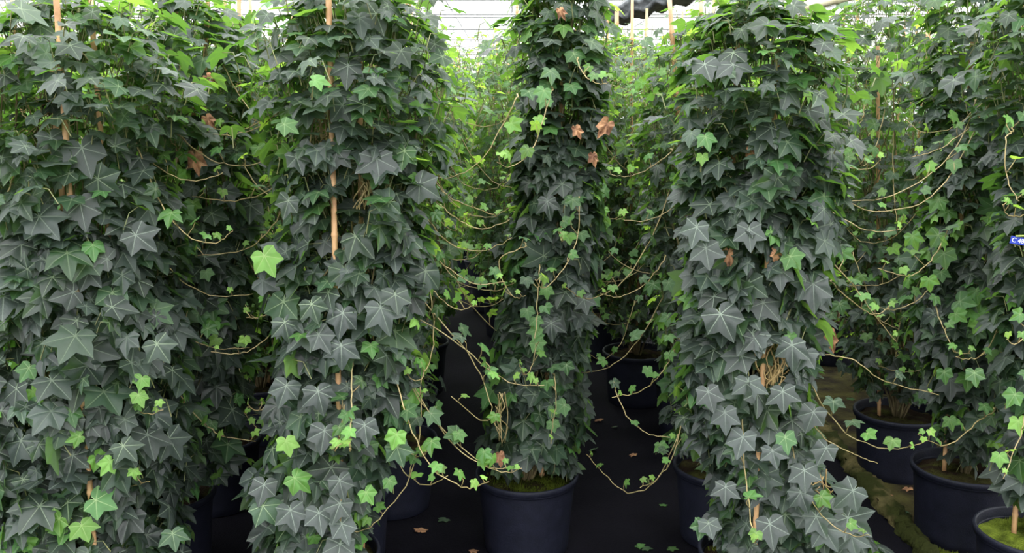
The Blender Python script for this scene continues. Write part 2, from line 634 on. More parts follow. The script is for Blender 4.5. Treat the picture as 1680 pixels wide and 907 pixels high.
def build_foliage(root, prof, n, seed, hi=True, size=(.034, .068), bare=(), accents=(), young=.07, origin=(0, 0, 0), backlit_tint=0.0, petioles=True):
    """prof: rows (z, cx, cy, r) from bottom to top, in world; origin = root location"""
    rng = np.random.default_rng(seed)
    prof = np.asarray(prof, float)
    zs = prof[:, 0]
    ph = rng.uniform(0, 6)
    # sample height proportional to radius (+ extra for the dome)
    zz = np.linspace(zs[0], zs[-1], 400)
    rr = np.interp(zz, zs, prof[:, 3])
    slope = -np.gradient(rr, zz)
    wgt = (rr + .02) * np.sqrt(1 + np.clip(slope, -3, 3) ** 2)
    cdf = np.cumsum(wgt)
    cdf /= cdf[-1]
    z = np.interp(rng.random(n), cdf, zz)
    a = rng.uniform(0, 2 * math.pi, n)
    r0 = np.interp(z, zs, prof[:, 3])
    sl = np.interp(z, zz, slope)
    # ragged sprays around the crown
    spray = (rng.random(n) < .30) & (z > zs[-1] - .30)
    z = z + spray * rng.uniform(-.03, .085, n)
    r0 = r0 * (1 + spray * rng.uniform(0, .55, n))
    L = lump(a, z, ph)
    depth = rng.random(n) ** 1.5
    r = r0 * (1 + .16 * L) * (1 - .45 * depth) + rng.normal(0, .006, n)
    cx, cy = np.interp(z, zs, prof[:, 1]), np.interp(z, zs, prof[:, 2])
    o = np.stack([np.cos(a), np.sin(a), np.zeros(n)], -1)
    pos = np.stack([cx, cy, z], -1) + o * r[:, None]
    sl = np.clip(sl, -1, 3)
    # blade normals: outward and up to the light
    hq = np.clip((z - .75) / .6, 0, 1)
    el = rng.normal(.62, .36, n) + .42 * hq + np.clip(sl, 0, 2) * .2
    az = rng.normal(0, .55, n)
    oo = np.stack([np.cos(a + az), np.sin(a + az), np.zeros(n)], -1)
    up = np.array((0, 0, 1.0))
    el = np.clip(el, -.35, 1.5)
    nor = oo * np.cos(el)[:, None] + up * np.sin(el)[:, None]
    roll = rng.normal(0, .75, n)
    down = -up + oo * (.5 + .5 * hq)[:, None]
    sd = np.cross(nor, nrm(down))
    tip = nrm(down) * np.cos(roll)[:, None] + sd * np.sin(roll)[:, None]
    sz = (size[0] * .82 + (size[1] * 1.08 - size[0] * .82) * rng.beta(1.7, 2.0, n)) * (1 - .12 * (depth > .5)) * (1 - .24 * hq)
    h = (z - zs[0]) / (zs[-1] - zs[0])
    age = np.clip(rng.beta(1.5, 5.5, n) * .85 + (.16 + .5 * backlit_tint) * np.clip(h - .35, 0, 1) + backlit_tint * .16, 0, 1)  # random leaf age, plus backlight glow put in as greener colour towards the top
    isy = (rng.random(n) < young) & (depth < .35)
    age = np.where(isy, rng.uniform(.5, .95, n), age)
    sz = np.where(isy, sz * .72, sz)
    # young leaves ride a little outside
    pos += o * (isy * .015)[:, None]
    rnd = rng.random(n)
    pal = np.clip(rng.normal(.45, .3, n), 0, 1)
    keep = np.ones(n, bool)
    keep &= ~((depth < .45) & (L < -.62) & (rng.random(n) < .55))
    if len(bare):
        px, py = proj(pos + tip * sz[:, None] * .4)
        front = pos[:, 1] < cy + .02
        for (bx_, by_, brx, bry) in bare:
            ins = (((px - bx_) / brx) ** 2 + ((py - by_) / bry) ** 2) < 1
            keep &= ~(ins & front)
    pos, nor, tip, sz, age, rnd, pal, oo = [q_[keep] for q_ in (pos, nor, tip, sz, age, rnd, pal, oo)]
    cxk, cyk = cx[keep], cy[keep]
    if len(accents):
        P, Nn, T, S, A = [], [], [], [], []
        for (ax, ay, aY, s_, ag, rot, tilt) in accents:
            P.append(W(ax, ay, aY))
            toc = nrm(CAM - P[-1])
            nn = nrm(toc * math.cos(tilt) + np.array((0, 0, math.sin(tilt))))
            d0 = nrm(-up - nn * (-up @ nn))
            s0 = np.cross(nn, d0)
            T.append(d0 * math.cos(rot) + s0 * math.sin(rot))
            Nn.append(nn)
            S.append(s_)
            A.append(ag)
            P[-1] = P[-1] - T[-1] * s_ * .35
        P, Nn, T = map(np.array, (P, Nn, T))
        pos = np.vstack([pos, P])
        nor = np.vstack([nor, Nn])
        tip = np.vstack([tip, T])
        sz = np.concatenate([sz, S])
        age = np.concatenate([age, A])
        rnd = np.concatenate([rnd, rng.uniform(.4, 1, len(S))])
        pal = np.concatenate([pal, rng.uniform(.5, 1, len(S))])
    org = np.asarray(origin, float)
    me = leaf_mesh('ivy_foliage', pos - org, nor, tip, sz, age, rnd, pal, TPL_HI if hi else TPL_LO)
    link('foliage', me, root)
    # stems and leaf stalks
    paths = []
    top = zs[-1]
    for k in range(20 if hi else 8):
        aa = rng.uniform(0, 2 * math.pi)
        f = rng.uniform(.15, .8)
        hh = rng.uniform(.55, .97)
        zv = np.linspace(0, 1, 16) * hh * (top - zs[0]) + zs[0] * .0 + org[2] + .19
        zv = zv[zv < top]
        if len(zv) < 4:
            continue
        rv = np.interp(zv, zs, prof[:, 3]) * f * np.clip((zv - zv[0]) / .25 + .12, 0, 1)
        av = aa + .5 * np.sin(zv * 5 + k) + rng.normal(0, .1, len(zv))
        px_ = np.interp(zv, zs, prof[:, 1])
        py_ = np.interp(zv, zs, prof[:, 2])
        bl = np.clip((zv - zv[0]) / .3, 0, 1)
        px_ = org[0] * (1 - bl) + px_ * bl
        py_ = org[1] * (1 - bl) + py_ * bl
        P = np.stack([px_ + rv * np.cos(av), py_ + rv * np.sin(av), zv], -1) - org
        paths.append((P, np.linspace(.0045, .0018, len(P))))
    V1, q1, t1 = tube_arrays(paths, 5)
    nb = len(q1) + len(t1)
    link('stems', mesh_from('stems', V1, [q1, t1], MAT_STEM), root)
    if petioles:
        pp = []
        idx = np.arange(len(pos)) if hi else np.arange(0, len(pos), 3)
        m = len(idx)
        bpos = pos[idx]
        ln = rng.uniform(.03, .075, m)
        kk = idx[idx < len(oo)]
        od = np.zeros((m, 3))
        od[:len(kk)] = oo[kk]
        od[len(kk):] = (0, -1, 0)
        p0 = bpos - od * ln[:, None] * .7 - np.array((0, 0, 1)) * ln[:, None] * .7 + rng.normal(0, .008, (m, 3))
        p1 = (p0 + bpos) / 2 + np.array((0, 0, .3)) * ln[:, None] - od * ln[:, None] * .1
        # vectorised triangular tubes with three rings
        ang = np.arange(3) * 2 * math.pi / 3
        tg = nrm(bpos - p0)
        s1 = nrm(np.cross(tg, np.array((.3, .2, 1.0))))
        s2 = np.cross(tg, s1)
        rings = []
        for Pq, rq in ((p0, .0016), (p1, .0012), (bpos - nor[idx] * .001, .0010)):
            rings.append(Pq[:, None] + rq * (s1[:, None] * np.cos(ang)[None, :, None] + s2[:, None] * np.sin(ang)[None, :, None]))
        X = np.stack(rings, 1).reshape(m * 9, 3) - org
        b = np.arange(m)[:, None, None] * 9
        qs = []
        for i in range(2):
            for k in range(3):
                qs.append((i * 3 + k, i * 3 + (k + 1) % 3, i * 3 + 3 + (k + 1) % 3, i * 3 + 3 + k))
        Qf = (np.array(qs)[None] + b).reshape(-1, 4)
        link('leaf_stalks', mesh_from('leaf_stalks', X, [Qf], MAT_STALK), root)


MAT_STALK = simple('leaf_stalk', (.10, .12, .045), (.20, .20, .08), 30, .5)


def build_shoot(root, P, seed, origin=(0, 0, 0), leaves=6, lsize=(.034, .012), start=.3, rad=.0018, age=(.5, 1.0), n=26, hi=True):
    """trailing shoot: curved runner with upright stalked young leaves"""
    rng = np.random.default_rng(seed)
    org = np.asarray(origin, float)
    C = spline(P, n)
    C[1:-1] += rng.normal(0, .0012, (n - 2, 3))
    paths = [(C - org, np.linspace(rad, rad * .5, n))]
    pos, nor, tip, sz, ag = [], [], [], [], []
    for k in range(leaves):
        t = start + (1 - start) * (k + rng.uniform(-.2, .2)) / max(1, leaves - 1)
        t = min(max(t, 0), .995)
        i = int(t * (n - 1))
        f = (k / max(1, leaves - 1))
        s = lsize[0] + (lsize[1] - lsize[0]) * f ** 1.3
        s *= rng.uniform(.8, 1.2)
        b = C[i]
        hgt = s * rng.uniform(.8, 1.5)
        sdv = np.array((rng.normal(0, .5), rng.normal(-.35, .4), 0)) * s
        e = b + np.array((0, 0, hgt)) + sdv
        mid = (b + e) / 2 + np.array((rng.normal(0, .15), rng.normal(0, .15), .0)) * s
        paths.append((np.array([b, mid, e]) - org, np.array((.0013, .0010, .0008))))
        nn = np.array((rng.normal(0, .45), rng.normal(-.5, .35), rng.uniform(.35, 1.0)))
        pos.append(e)
        nor.append(nn)
        tt = np.array((rng.normal(0, .8), rng.normal(-.5, .5), -.5))
        tip.append(tt)
        sz.append(s)
        ag.append(np.clip(age[0] + (age[1] - age[0]) * f + rng.normal(0, .07), 0, 1))
    V1, q1, t1 = tube_arrays(paths, 5 if hi else 3)
    st = link('trailing_shoot', mesh_from('trailing_shoot', V1, [q1, t1], MAT_SHOOT), root)
    if leaves:
        me = leaf_mesh('young_leaves', np.array(pos) - org, np.array(nor), np.array(tip), np.array(sz), np.array(ag),
                       rng.random(len(pos)), np.full(len(pos), .4), TPL_HI if hi else TPL_LO)
        link('young_leaves', me, st)
    return st


def random_shoot_pts(prof, rng, zr=(.5, 1.0), L=(.25, .5)):
    prof = np.asarray(prof)
    h = rng.uniform(*zr)
    z = prof[0, 0] + h * (prof[-1, 0] - prof[0, 0])
    a = rng.uniform(0, 2 * math.pi)
    c = np.array([np.interp(z, prof[:, 0], prof[:, k]) for k in (1, 2, 3)])
    d = np.array((math.cos(a), math.sin(a), 0))
    l = rng.uniform(*L)
    p0 = np.array((c[0], c[1], z)) + d * c[2] * .8
    drop = rng.uniform(.5, 1.0) * l
    perp = np.array((-d[1], d[0], 0)) * rng.uniform(-.3, .3) * l
    return [p0, p0 + d * l * .22 - np.array((0, 0, drop * .55)) + perp * .3, p0 + d * l * .5 - np.array((0, 0, drop * .92)) + perp * .7,
            p0 + d * l * .85 - np.array((0, 0, drop)) + perp, p0 + d * l * 1.08 - np.array((0, 0, drop * .86)) + perp * 1.2]


# ------------------------------------------------------------------ pots
PR, PH = .150, .232


def pot_mesh():
    pr = [(.0, .004), (.118, .004), (.120, .0), (.124, .004), (.127, .03), (.1405, PH - .026), (.1410, PH - .024), (.1495, PH - .022), (.1505, PH - .018),
          (.1508, PH - .004), (.1495, PH), (.1455, PH), (.1440, PH - .003), (.1425, PH - .03), (.132, .10)]
    V, q = lathe(pr, 64)
    return mesh_from('pot', V, [q], MAT_POT)


def rim_mesh():
    V, q = lathe([(.1500, PH - .016), (.1530, PH - .014), (.1538, PH - .004), (.1520, PH + .002), (.1465, PH + .002), (.1440, PH - .002), (.1440, PH - .012)], 64)
    return mesh_from('rim', V, [q], MAT_POT)


def soil_mesh(seed, mat):
    rng = np.random.default_rng(seed)
    V = [(0, 0, PH - .03)]
    seg, rings = 48, 14
    ph = rng.uniform(0, 6, 6)
    for i in range(1, rings + 1):
        r = .1425 * i / rings
        for j in range(seg):
            a = j * 2 * math.pi / seg
            x, y = r * math.cos(a), r * math.sin(a)
            z = PH - .032 + .006 * math.sin(x * 60 + ph[0]) * math.cos(y * 50 + ph[1]) + rng.uniform(0, .005) + .012 * (1 - i / rings)
            V.append((x, y, z))
    t = [(0, 1 + j, 1 + (j + 1) % seg) for j in range(seg)]
    q = [(1 + (i - 1) * seg + j, 1 + i * seg + j, 1 + i * seg + (j + 1) % seg, 1 + (i - 1) * seg + (j + 1) % seg) for i in range(1, rings) for j in range(seg)]
    return mesh_from('soil', V, [q, t], mat)


def moss_mesh(seed, rad, count, cut=None):
    """tufted moss cushions on the soil"""
    rng = np.random.default_rng(seed)
    V, T = [], []
    cc = rng.uniform(-1, 1, (7, 2)) * rad * .75
    k = 0
    while k < count:
        c = cc[rng.integers(0, 7)] + rng.normal(0, rad * .2, 2)
        if np.hypot(*c) > rad * .94:
            continue
        h = rng.uniform(.006, .013)
        a = rng.uniform(0, 6.28)
        w = rng.uniform(.0015, .0035)
        lean = rng.normal(0, .004, 2)
        b = len(V)
        z0 = PH - .034
        for t in (0, 2.1, 4.2):
            V.append((c[0] + w * math.cos(a + t), c[1] + w * math.sin(a + t), z0))
        V.append((c[0] + lean[0], c[1] + lean[1], z0 + h + .010))
        T += [(b, b + 1, b + 3), (b + 1, b + 2, b + 3), (b + 2, b, b + 3)]
        k += 1
    return mesh_from('moss', V, [T], MAT_MOSS)


POT, RIM = pot_mesh(), rim_mesh()
SOILS = [soil_mesh(k, MAT_SOIL) for k in range(3)]
SOIL_G = soil_mesh(5, MAT_MOSS)
MOSSES = [moss_mesh(k, .135, 2600) for k in range(2)]


def cane_mesh(length, r, seed):
    rng = np.random.default_rng(seed)
    pr = [(0, 0), (r, 0)]
    z = rng.uniform(.05, .15)
    while z < length - .03:
        pr += [(r * .97, z - .006), (r * 1.16, z), (r * 1.16, z + .003), (r * .95, z + .008)]
        z += rng.uniform(.14, .22)
    pr += [(r * .9, length), (r * .5, length), (0, length - .002)]
    V, q = lathe(pr, 10)
    return mesh_from('cane', V, [q], MAT_CANE)


def add_pot(root, k=0, green=False, moss=False):
    p = link('pot', POT, root)
    link('rim', RIM, p)
    link('soil', SOIL_G if green else SOILS[k % 3], root)
    if moss:
        link('moss', MOSSES[k % 2], root)


def add_cane(root, foot, top, r=.0062, seed=0, via=None):
    """foot = (x, y) in the pot; via = a point the leaning cane passes through"""
    f = Vector((foot[0], foot[1], .13))
    d_ = (Vector(via) - f).normalized() if via is not None else Vector((0, 0, 1))
    o = link('bamboo_cane', cane_mesh((top - .13) / d_.z, r, seed), root, f)
    o.rotation_mode = 'QUATERNION'
    o.rotation_quaternion = Vector((0, 0, 1)).rotation_difference(d_)
    return o


def prof_from_px(rows, Y, yb=None):
    """rows: (py, left px, right px) measured in the photo at plant distance Y -> (z, cx, cy, r)"""
    out = []
    for (py, a, b) in sorted(rows, key=lambda r_: -r_[0]):
        l, r_ = W(a, py, Y), W(b, py, Y)
        out.append((l[2], (l[0] + r_[0]) / 2, Y, (r_[0] - l[0]) / 2))
    return out


def shift_to_root(prof, c):
    """below the first row taper towards the pot"""
    z0 = prof[0][0]
    if z0 > .36:
        prof = [(.34, c[0], c[1], .10)] + prof
    return prof


# ------------------------------------------------------------------ the plants in front, one by one
# name: pot pixel, rows, leaf count, canes (pixel, distance offset, top), label
PL = {}


def near_plant(key, potpx, rows, n, label, seed, canes=(), bare=(), accents=(), size=(.038, .071), young=.07, green=False, nshoot=6, front=0.0, group=None, zr=(.25, .95)):
    c = WH(potpx[0], potpx[1], PH)
    Y = c[1]
    root = thing('potted_ivy', (c[0], c[1], 0), label, 'ivy plant', group)
    prof = shift_to_root(prof_from_px(rows, Y - front), (c[0], c[1]))
    org = (c[0], c[1], 0)
    add_pot(root, seed, green, key in ('A1', 'A2', 'A3', 'A4', 'B3'))
    acc = [(a[0], a[1], Y - front - a[2], a[3], a[4], a[5], a[6]) for a in accents]
    build_foliage(root, prof, n, seed, True, size, bare, acc, young, org)
    for j, (cpx, cpy, dy, top) in enumerate(canes):
        w = W(cpx, cpy, Y - dy)
        # keep the foot of the cane inside the pot
        fx = min(max((w[0] - c[0]) * .9, -.10), .10)
        fy_ = -dy * {'A1': 1.08, 'A2': .92, 'A3': .95}.get(key, -.03 / (dy or -1)) if dy else .03
        fx = fx if key in ('A1', 'A2', 'A3') else fx * .5
        add_cane(root, (fx, fy_), top, .0066, seed * 7 + j, (w[0] - c[0], -dy, w[2]))
    rng = np.random.default_rng(seed + 900)
    for j in range(nshoot):
        P = random_shoot_pts(prof, rng, zr, (.15, .34))
        build_shoot(root, P, seed * 50 + j, org, leaves=rng.integers(4, 8), lsize=(.032, .012))
    PL[key] = (root, org, Y, prof)
    return root


near_plant('A1', (168, 906), [(905, -10, 300), (850, -10, 290), (780, 0, 285), (700, -5, 300), (620, -15, 300), (540, -10, 305), (450, -20, 290), (350, -20, 275), (250, -30, 285),
                              (160, -30, 300), (100, -20, 280), (50, 0, 240), (15, 40, 190), (0, 90, 140)],
           2500, 'broad front ivy column at the far left, its bamboo cane bare near the bottom', 1,
           canes=((131, 560, .150, 1.66), (74, 0, .02, 1.62), (150, 20, -.05, 1.55)),
           bare=((134, 562, 14, 30), (152, 785, 14, 34), (100, 30, 16, 22)),
           accents=((60, 650, .20, .036, .92, .5, .2), (42, 612, .20, .036, .6, -.6, .3), (230, 655, .20, .030, .9, .3, .4), (231, 628, .19, .027, .85, -.3, .3),
                    (118, 683, .21, .038, .55, .2, .4), (175, 765, .21, .034, .9, -.7, .3), (170, 825, .20, .050, .62, 1.0, .4), (138, 872, .22, .040, .9, .3, .1),
                    (105, 875, .21, .044, .68, -.4, .2), (50, 890, .2, .050, .62, .2, .3), (220, 777, .19, .020, .92, .1, .2), (262, 662, .19, .014, .97, .3, .3),
                    (140, 260, .17, .068, .10, .2, .35), (105, 265, .17, .05, .08, -.2, .4), (90, 240, .16, .055, .05, .3, .3), (50, 370, .17, .055, .10, .4, .3),
                    (135, 350, .18, .062, .05, .1, .3), (52, 425, .19, .066, .06, .1, .4), (30, 515, .2, .064, .22, .2, .4), (120, 535, .19, .056, .06, -.2, .4),
                    (235, 395, .16, .056, .05, .8, .3), (265, 575, .18, .050, .25, .5, .2), (285, 885, .17, .040, .45, .1, .5), (98, 690, .19, .05, .05, .1, .3),
                    (20, 100, .16, .04, .7, .1, 1.0), (75, 720, .19, .055, .03, .5, .3), (105, 780, .19, .050, .03, -.2, .3), (210, 740, .2, .045, .3, .6, .3)),
           nshoot=6)
near_plant('A2', (520, 905), [(905, 440, 590), (860, 430, 600), (810, 425, 610), (750, 435, 630), (650, 455, 655), (550, 455, 685), (450, 455, 695), (350, 470, 705), (250, 450, 722),
                              (160, 432, 732), (100, 440, 722), (45, 452, 700), (5, 480, 660), (-20, 530, 610)],
           2300, 'tall front ivy column left of centre, long bare stretch of bamboo cane showing', 2,
           canes=((551, 470, .125, 1.78), (590, 0, -.06, 1.6)),
           bare=((555, 380, 11, 66), (550, 505, 10, 30), (546, 598, 7, 16), (557, 20, 12, 24), (600, 330, 18, 40), (530, 215, 16, 30)),
           accents=((440, 432, .16, .052, .88, .4, .2), (560, 800, .21, .046, .04, .2, .2), (553, 838, .22, .048, .05, -.4, .2), (565, 872, .22, .050, .03, .3, .2), (556, 905, .22, .048, .06, -.2, .2), (556, 160, .17, .044, .06, .3, .8), (562, 215, .17, .046, .05, -.3, .7), (472, 733, .19, .036, .95, .2, .1), (493, 792, .20, .046, .78, .8, .2), (648, 722, .18, .036, .86, -.3, .1),
                    (605, 815, .19, .032, .8, .5, .2), (640, 795, .18, .026, .7, .2, .2), (655, 745, .18, .046, .42, .3, .2), (620, 275, .18, .058, .04, .1, .35), (550, 260, .17, .05, .04, -.3, .4),
                    (570, 120, .17, .052, .06, -.1, .6), (490, 268, .17, .042, .05, .3, .5), (515, 510, .19, .044, .30, .3, .3), (630, 520, .19, .062, .06, .3, .3),
                    (560, 528, .18, .056, .04, -.2, .3), (530, 560, .19, .05, .05, .5, .3), (650, 495, .18, .045, .2, .1, .3), (465, 645, .18, .05, .1, -.4, .3),
                    (525, 655, .19, .052, .04, .2, .3), (530, 720, .2, .052, .02, -.2, .3), (600, 710, .2, .048, .02, .1, .3), (430, 808, .19, .05, .03, -.3, .2),
                    (480, 850, .2, .052, .03, .2, .2), (525, 855, .21, .052, .02, .1, .2), (440, 840, .2, .052, .4, .6, .3), (470, 540, .17, .045, .2, .2, .3),
                    (700, 310, .12, .052, .08, 1.0, .2), (470, 340, .17, .042, .2, -.3, .3), (560, 580, .19, .05, .06, 0, .3)),
           nshoot=5)
near_plant('A3', (1250, 902), [(905, 1200, 1425), (860, 1180, 1410), (800, 1185, 1360), (730, 1165, 1330), (650, 1130, 1325), (560, 1122, 1330), (450, 1125, 1345), (350, 1128, 1365),
                               (250, 1125, 1372), (150, 1118, 1380), (90, 1130, 1370), (45, 1150, 1340), (15, 1185, 1300), (-5, 1220, 1260)],
           2500, 'dense grey-green ivy column right of centre, in front, spilling to the right at its foot', 3,
           canes=((1257, 480, .11, 1.42), (1210, 60, -.05, 1.5)),
           bare=((1257, 480, 8, 30), (1268, 610, 22, 52), (1385, 720, 45, 60), (1245, 250, 14, 10)),
           accents=((1160, 232, .18, .034, .62, .3, .7), (1152, 262, .17, .022, .9, 0, .4), (1303, 428, .18, .036, .68, .7, .3), (1290, 728, .19, .040, .55, .2, .2),
                    (1205, 115, .18, .052, .05, .2, .9), (1265, 125, .18, .054, .04, -.3, .9), (1268, 222, .18, .058, .06, .2, .7), (1330, 190, .17, .05, .04, .3, .7),
                    (1230, 640, .18, .05, .1, .2, .3), (1190, 530, .18, .064, .06, .5, .3), (1280, 455, .17, .05, .04, .1, .4), (1335, 482, .17, .064, .04, .1, .3),
                    (1300, 580, .18, .055, .04, .1, .3), (1315, 590, .17, .05, .03, -.4, .3), (1165, 655, .19, .048, .02, .3, .2), (1285, 655, .19, .048, .03, .1, .2),
                    (1330, 688, .19, .050, .02, -.3, .1), (1190, 690, .19, .050, .02, .1, .2), (1215, 730, .2, .052, .02, -.2, .2), (1270, 750, .2, .04, .02, .3, .2),
                    (1320, 785, .2, .050, .02, .1, .1), (1318, 820, .21, .048, .02, .4, .1), (1350, 745, .2, .044, .02, -.4, .1), (1388, 815, .19, .060, .02, -.7, 0),
                    (1405, 860, .18, .064, .03, 1.0, .3), (1400, 893, .2, .050, .05, .3, .1), (1190, 810, .2, .042, .03, 0, .2), (1265, 875, .22, .058, .02, .2, .1),
                    (1345, 860, .2, .052, .06, .5, .2), (1360, 880, .21, .056, .03, .6, .1), (1150, 870, .2, .036, .5, -.2, .2), (1165, 868, .21, .036, .1, .3, .2),
                    (1160, 115, .16, .05, .05, .3, .8), (1160, 420, .18, .05, .05, .2, .3), (1140, 385, .17, .05, .06, -.2, .3), (1230, 390, .18, .052, .05, .1, .4)),
           size=(.038, .070), young=.025, nshoot=3)
near_plant('A4', (1705, 872), [(800, 1650, 1790), (700, 1660, 1830), (600, 1660, 1850), (500, 1650, 1850), (400, 1655, 1850), (300, 1645, 1850), (200, 1630, 1850), (100, 1620, 1860),
                               (20, 1640, 1850), (-40, 1680, 1800), (-70, 1720, 1760)],
           1500, 'ivy plant cut off at the right edge, bright green moss in its pot', 4,
           canes=((1720, 100, .0, 1.8),), green=True, young=.13, nshoot=4,
           accents=((1672, 700, .2, .036, .92, .2, .3), (1640, 755, .2, .030, .85, .1, .3), (1660, 655, .2, .036, .66, -.4, .3), (1600, 620, .17, .034, .6, .2, .3)))
near_plant('B1', (262, 806), [(760, 250, 385), (680, 240, 395), (600, 235, 400), (500, 230, 400), (400, 235, 410), (300, 230, 420), (200, 225, 415), (120, 220, 410), (60, 228, 395),
                              (20, 250, 350), (-2, 285, 320)],
           1500, 'shaded ivy column between the two big left columns, brown dead leaf on it', 5,
           canes=((288, 0, .03, 1.66), (340, 30, -.06, 1.72), (310, 500, .04, 1.3)), young=.10, nshoot=8,
           accents=((785 / 3 + 165, 745 / 3, .14, .030, .68, .3, .3), (300, 258, .16, .030, .66, -.3, .3), (340, 452, .15, .026, .66, .2, .2), (330, 522, .15, .040, .5, .4, .3),
                    (213, 308, .15, .026, .8, .2, .2), (330, 680, .15, .036, .55, .3, .3), (345, 700, .14, .028, .6, -.3, .3)))
near_plant('B2', (556, 796), [(740, 520, 650), (650, 500, 660), (550, 500, 690), (450, 510, 700), (350, 510, 710), (250, 500, 715), (150, 500, 720), (80, 520, 700), (30, 550, 680), (5, 600, 640)],
           1500, 'ivy plant hidden behind the column left of centre, dark pot side showing to its right', 6, canes=((640, 0, -.03, 1.7),), young=.22, nshoot=10, size=(.028, .052))
near_plant('B3', (864, 775), [(772, 828, 935), (720, 802, 945), (640, 800, 950), (560, 822, 955), (480, 838, 975), (400, 845, 985), (300, 845, 980), (200, 852, 990), (100, 845, 1000),
                              (30, 850, 1000), (-20, 865, 985), (-60, 900, 950)],
           2200, 'slender dark ivy column at the centre standing in a round black pot of mossy soil', 7,
           canes=((925, 80, .03, 1.5),), bare=((935, 190, 18, 26), (900, 800, 80, 30)),
           accents=((870, 215 - 60, .17, .034, .5, .3, .9), (940, 145, .17, .036, .55, .3, .9), (892, 170, .2, .032, .62, -.5, .9), (887, 197, .22, .028, .88, .6, .8),
                    (845, 207, .22, .034, .85, .9, .4), (880, 530, .19, .03, .66, .2, .3), (878, 548, .19, .034, .68, -.3, .3), (884, 568, .2, .036, .7, .6, .2),
                    (866, 515, .19, .030, .6, .2, .4), (920, 670, .16, .036, .62, -.8, .2), (908, 700, .16, .028, .66, .2, .2), (930, 605, .16, .030, .5, .1, .3),
                    (945, 95, .16, .038, .6, .4, .6), (960, 500, .15, .046, .06, .2, .3), (905, 540, .17, .05, .06, .1, .4), (900, 340, .17, .05, .05, .2, .5),
                    (897, 480, .17, .030, .75, .1, .4), (933, 392, .18, .032, .85, .2, .9), (955, 388, .16, .034, .55, .2, .9)),
           young=.05, nshoot=2)
near_plant('B4', (1188, 762), [(730, 1110, 1200), (640, 1095, 1220), (540, 1080, 1230), (440, 1075, 1230), (340, 1060, 1240), (240, 1050, 1240), (150, 1055, 1230), (90, 1080, 1210),
                               (50, 1110, 1190), (30, 1140, 1170)],
           1600, 'ivy plant behind the dense right column, left half of its pot showing', 8,
           canes=((1100, 20, .02, 1.62), (1150, 20, -.04, 1.65)), young=.2, nshoot=9, size=(.028, .056),
           accents=((1100, 470, .15, .036, .55, .4, .3), (1115, 480, .15, .034, .62, -.4, .3), (1095, 525, .15, .032, .55, 0, .3), (1062, 540 + 70, .16, .026, .66, 0, .3),
                    (1085, 735, .14, .030, .68, .3, .3)))
near_plant('B5', (1583, 764), [(745, 1560, 1640), (690, 1545, 1690), (620, 1530, 1700), (540, 1510, 1690), (450, 1515, 1690), (350, 1520, 1690), (250, 1520, 1700), (150, 1510, 1700),
                               (70, 1520, 1690), (10, 1540, 1670), (-30, 1580, 1640)],
           2000, 'ivy column at the right with scattered bright leaves, pot standing beyond the mossy kerb', 9,
           canes=((1600, 0, .02, 1.5),), young=.16, nshoot=8,
           accents=((1603, 485, .16, .038, .66, .2, .3), (1575, 520, .17, .036, .72, 1.0, .2), (1602, 538, .17, .030, .9, -.4, .3), (1500, 395, .16, .04, .7, .4, .3), (1535, 393, .16, .04, .6, -.4, .3),
                    (1550, 425, .17, .045, .62, .2, .3), (1525, 465, .17, .034, .8, .2, .3), (1550, 618, .18, .036, .62, .2, .3), (1560, 695, .18, .034, .75, .3, .3), (1600, 535, .16, .03, .85, 0, .3),
                    (1640, 635, .18, .044, .3, 0, .3)))
near_plant('C1', (352, 716), [(650, 300, 410), (560, 290, 420), (460, 290, 430), (360, 290, 440), (260, 295, 445), (160, 280, 470), (90, 290, 470), (45, 310, 440), (25, 350, 390)],
           1300, 'dark shaded ivy plant deep in the gap between the two left columns', 10, canes=((392, 30, 0, 1.75),), young=.2, nshoot=8, size=(.028, .054))
near_plant('C6', (1474, 674), [(645, 1420, 1540), (590, 1390, 1550), (520, 1385, 1560), (430, 1380, 1560), (330, 1360, 1570), (230, 1345, 1575), (120, 1345, 1575), (40, 1350, 1560), (-5, 1390, 1520), (-25, 1440, 1480)],
           2000, 'dark ivy plant set back on mossy ground between the two right-hand columns', 12,
           canes=((1440, 30, 0, 1.5),), young=.2, nshoot=12, size=(.026, .054),
           accents=((1380, 505, .16, .040, .55, .3, .4), (1362, 520, .15, .034, .5, -.3, .4)))
near_plant('D4', (1045, 575), [(548, 1005, 1085), (520, 990, 1100), (430, 985, 1105), (330, 975, 1120), (230, 975, 1120), (140, 980, 1115), (90, 1000, 1095), (70, 1030, 1065)],
           1700, 'shaded ivy plant in the gap between the centre column and the dense right column', 13, canes=((1037, 60, 0, 1.75), (1060, 60, .03, 1.7)), young=.25, nshoot=10, size=(.026, .050))

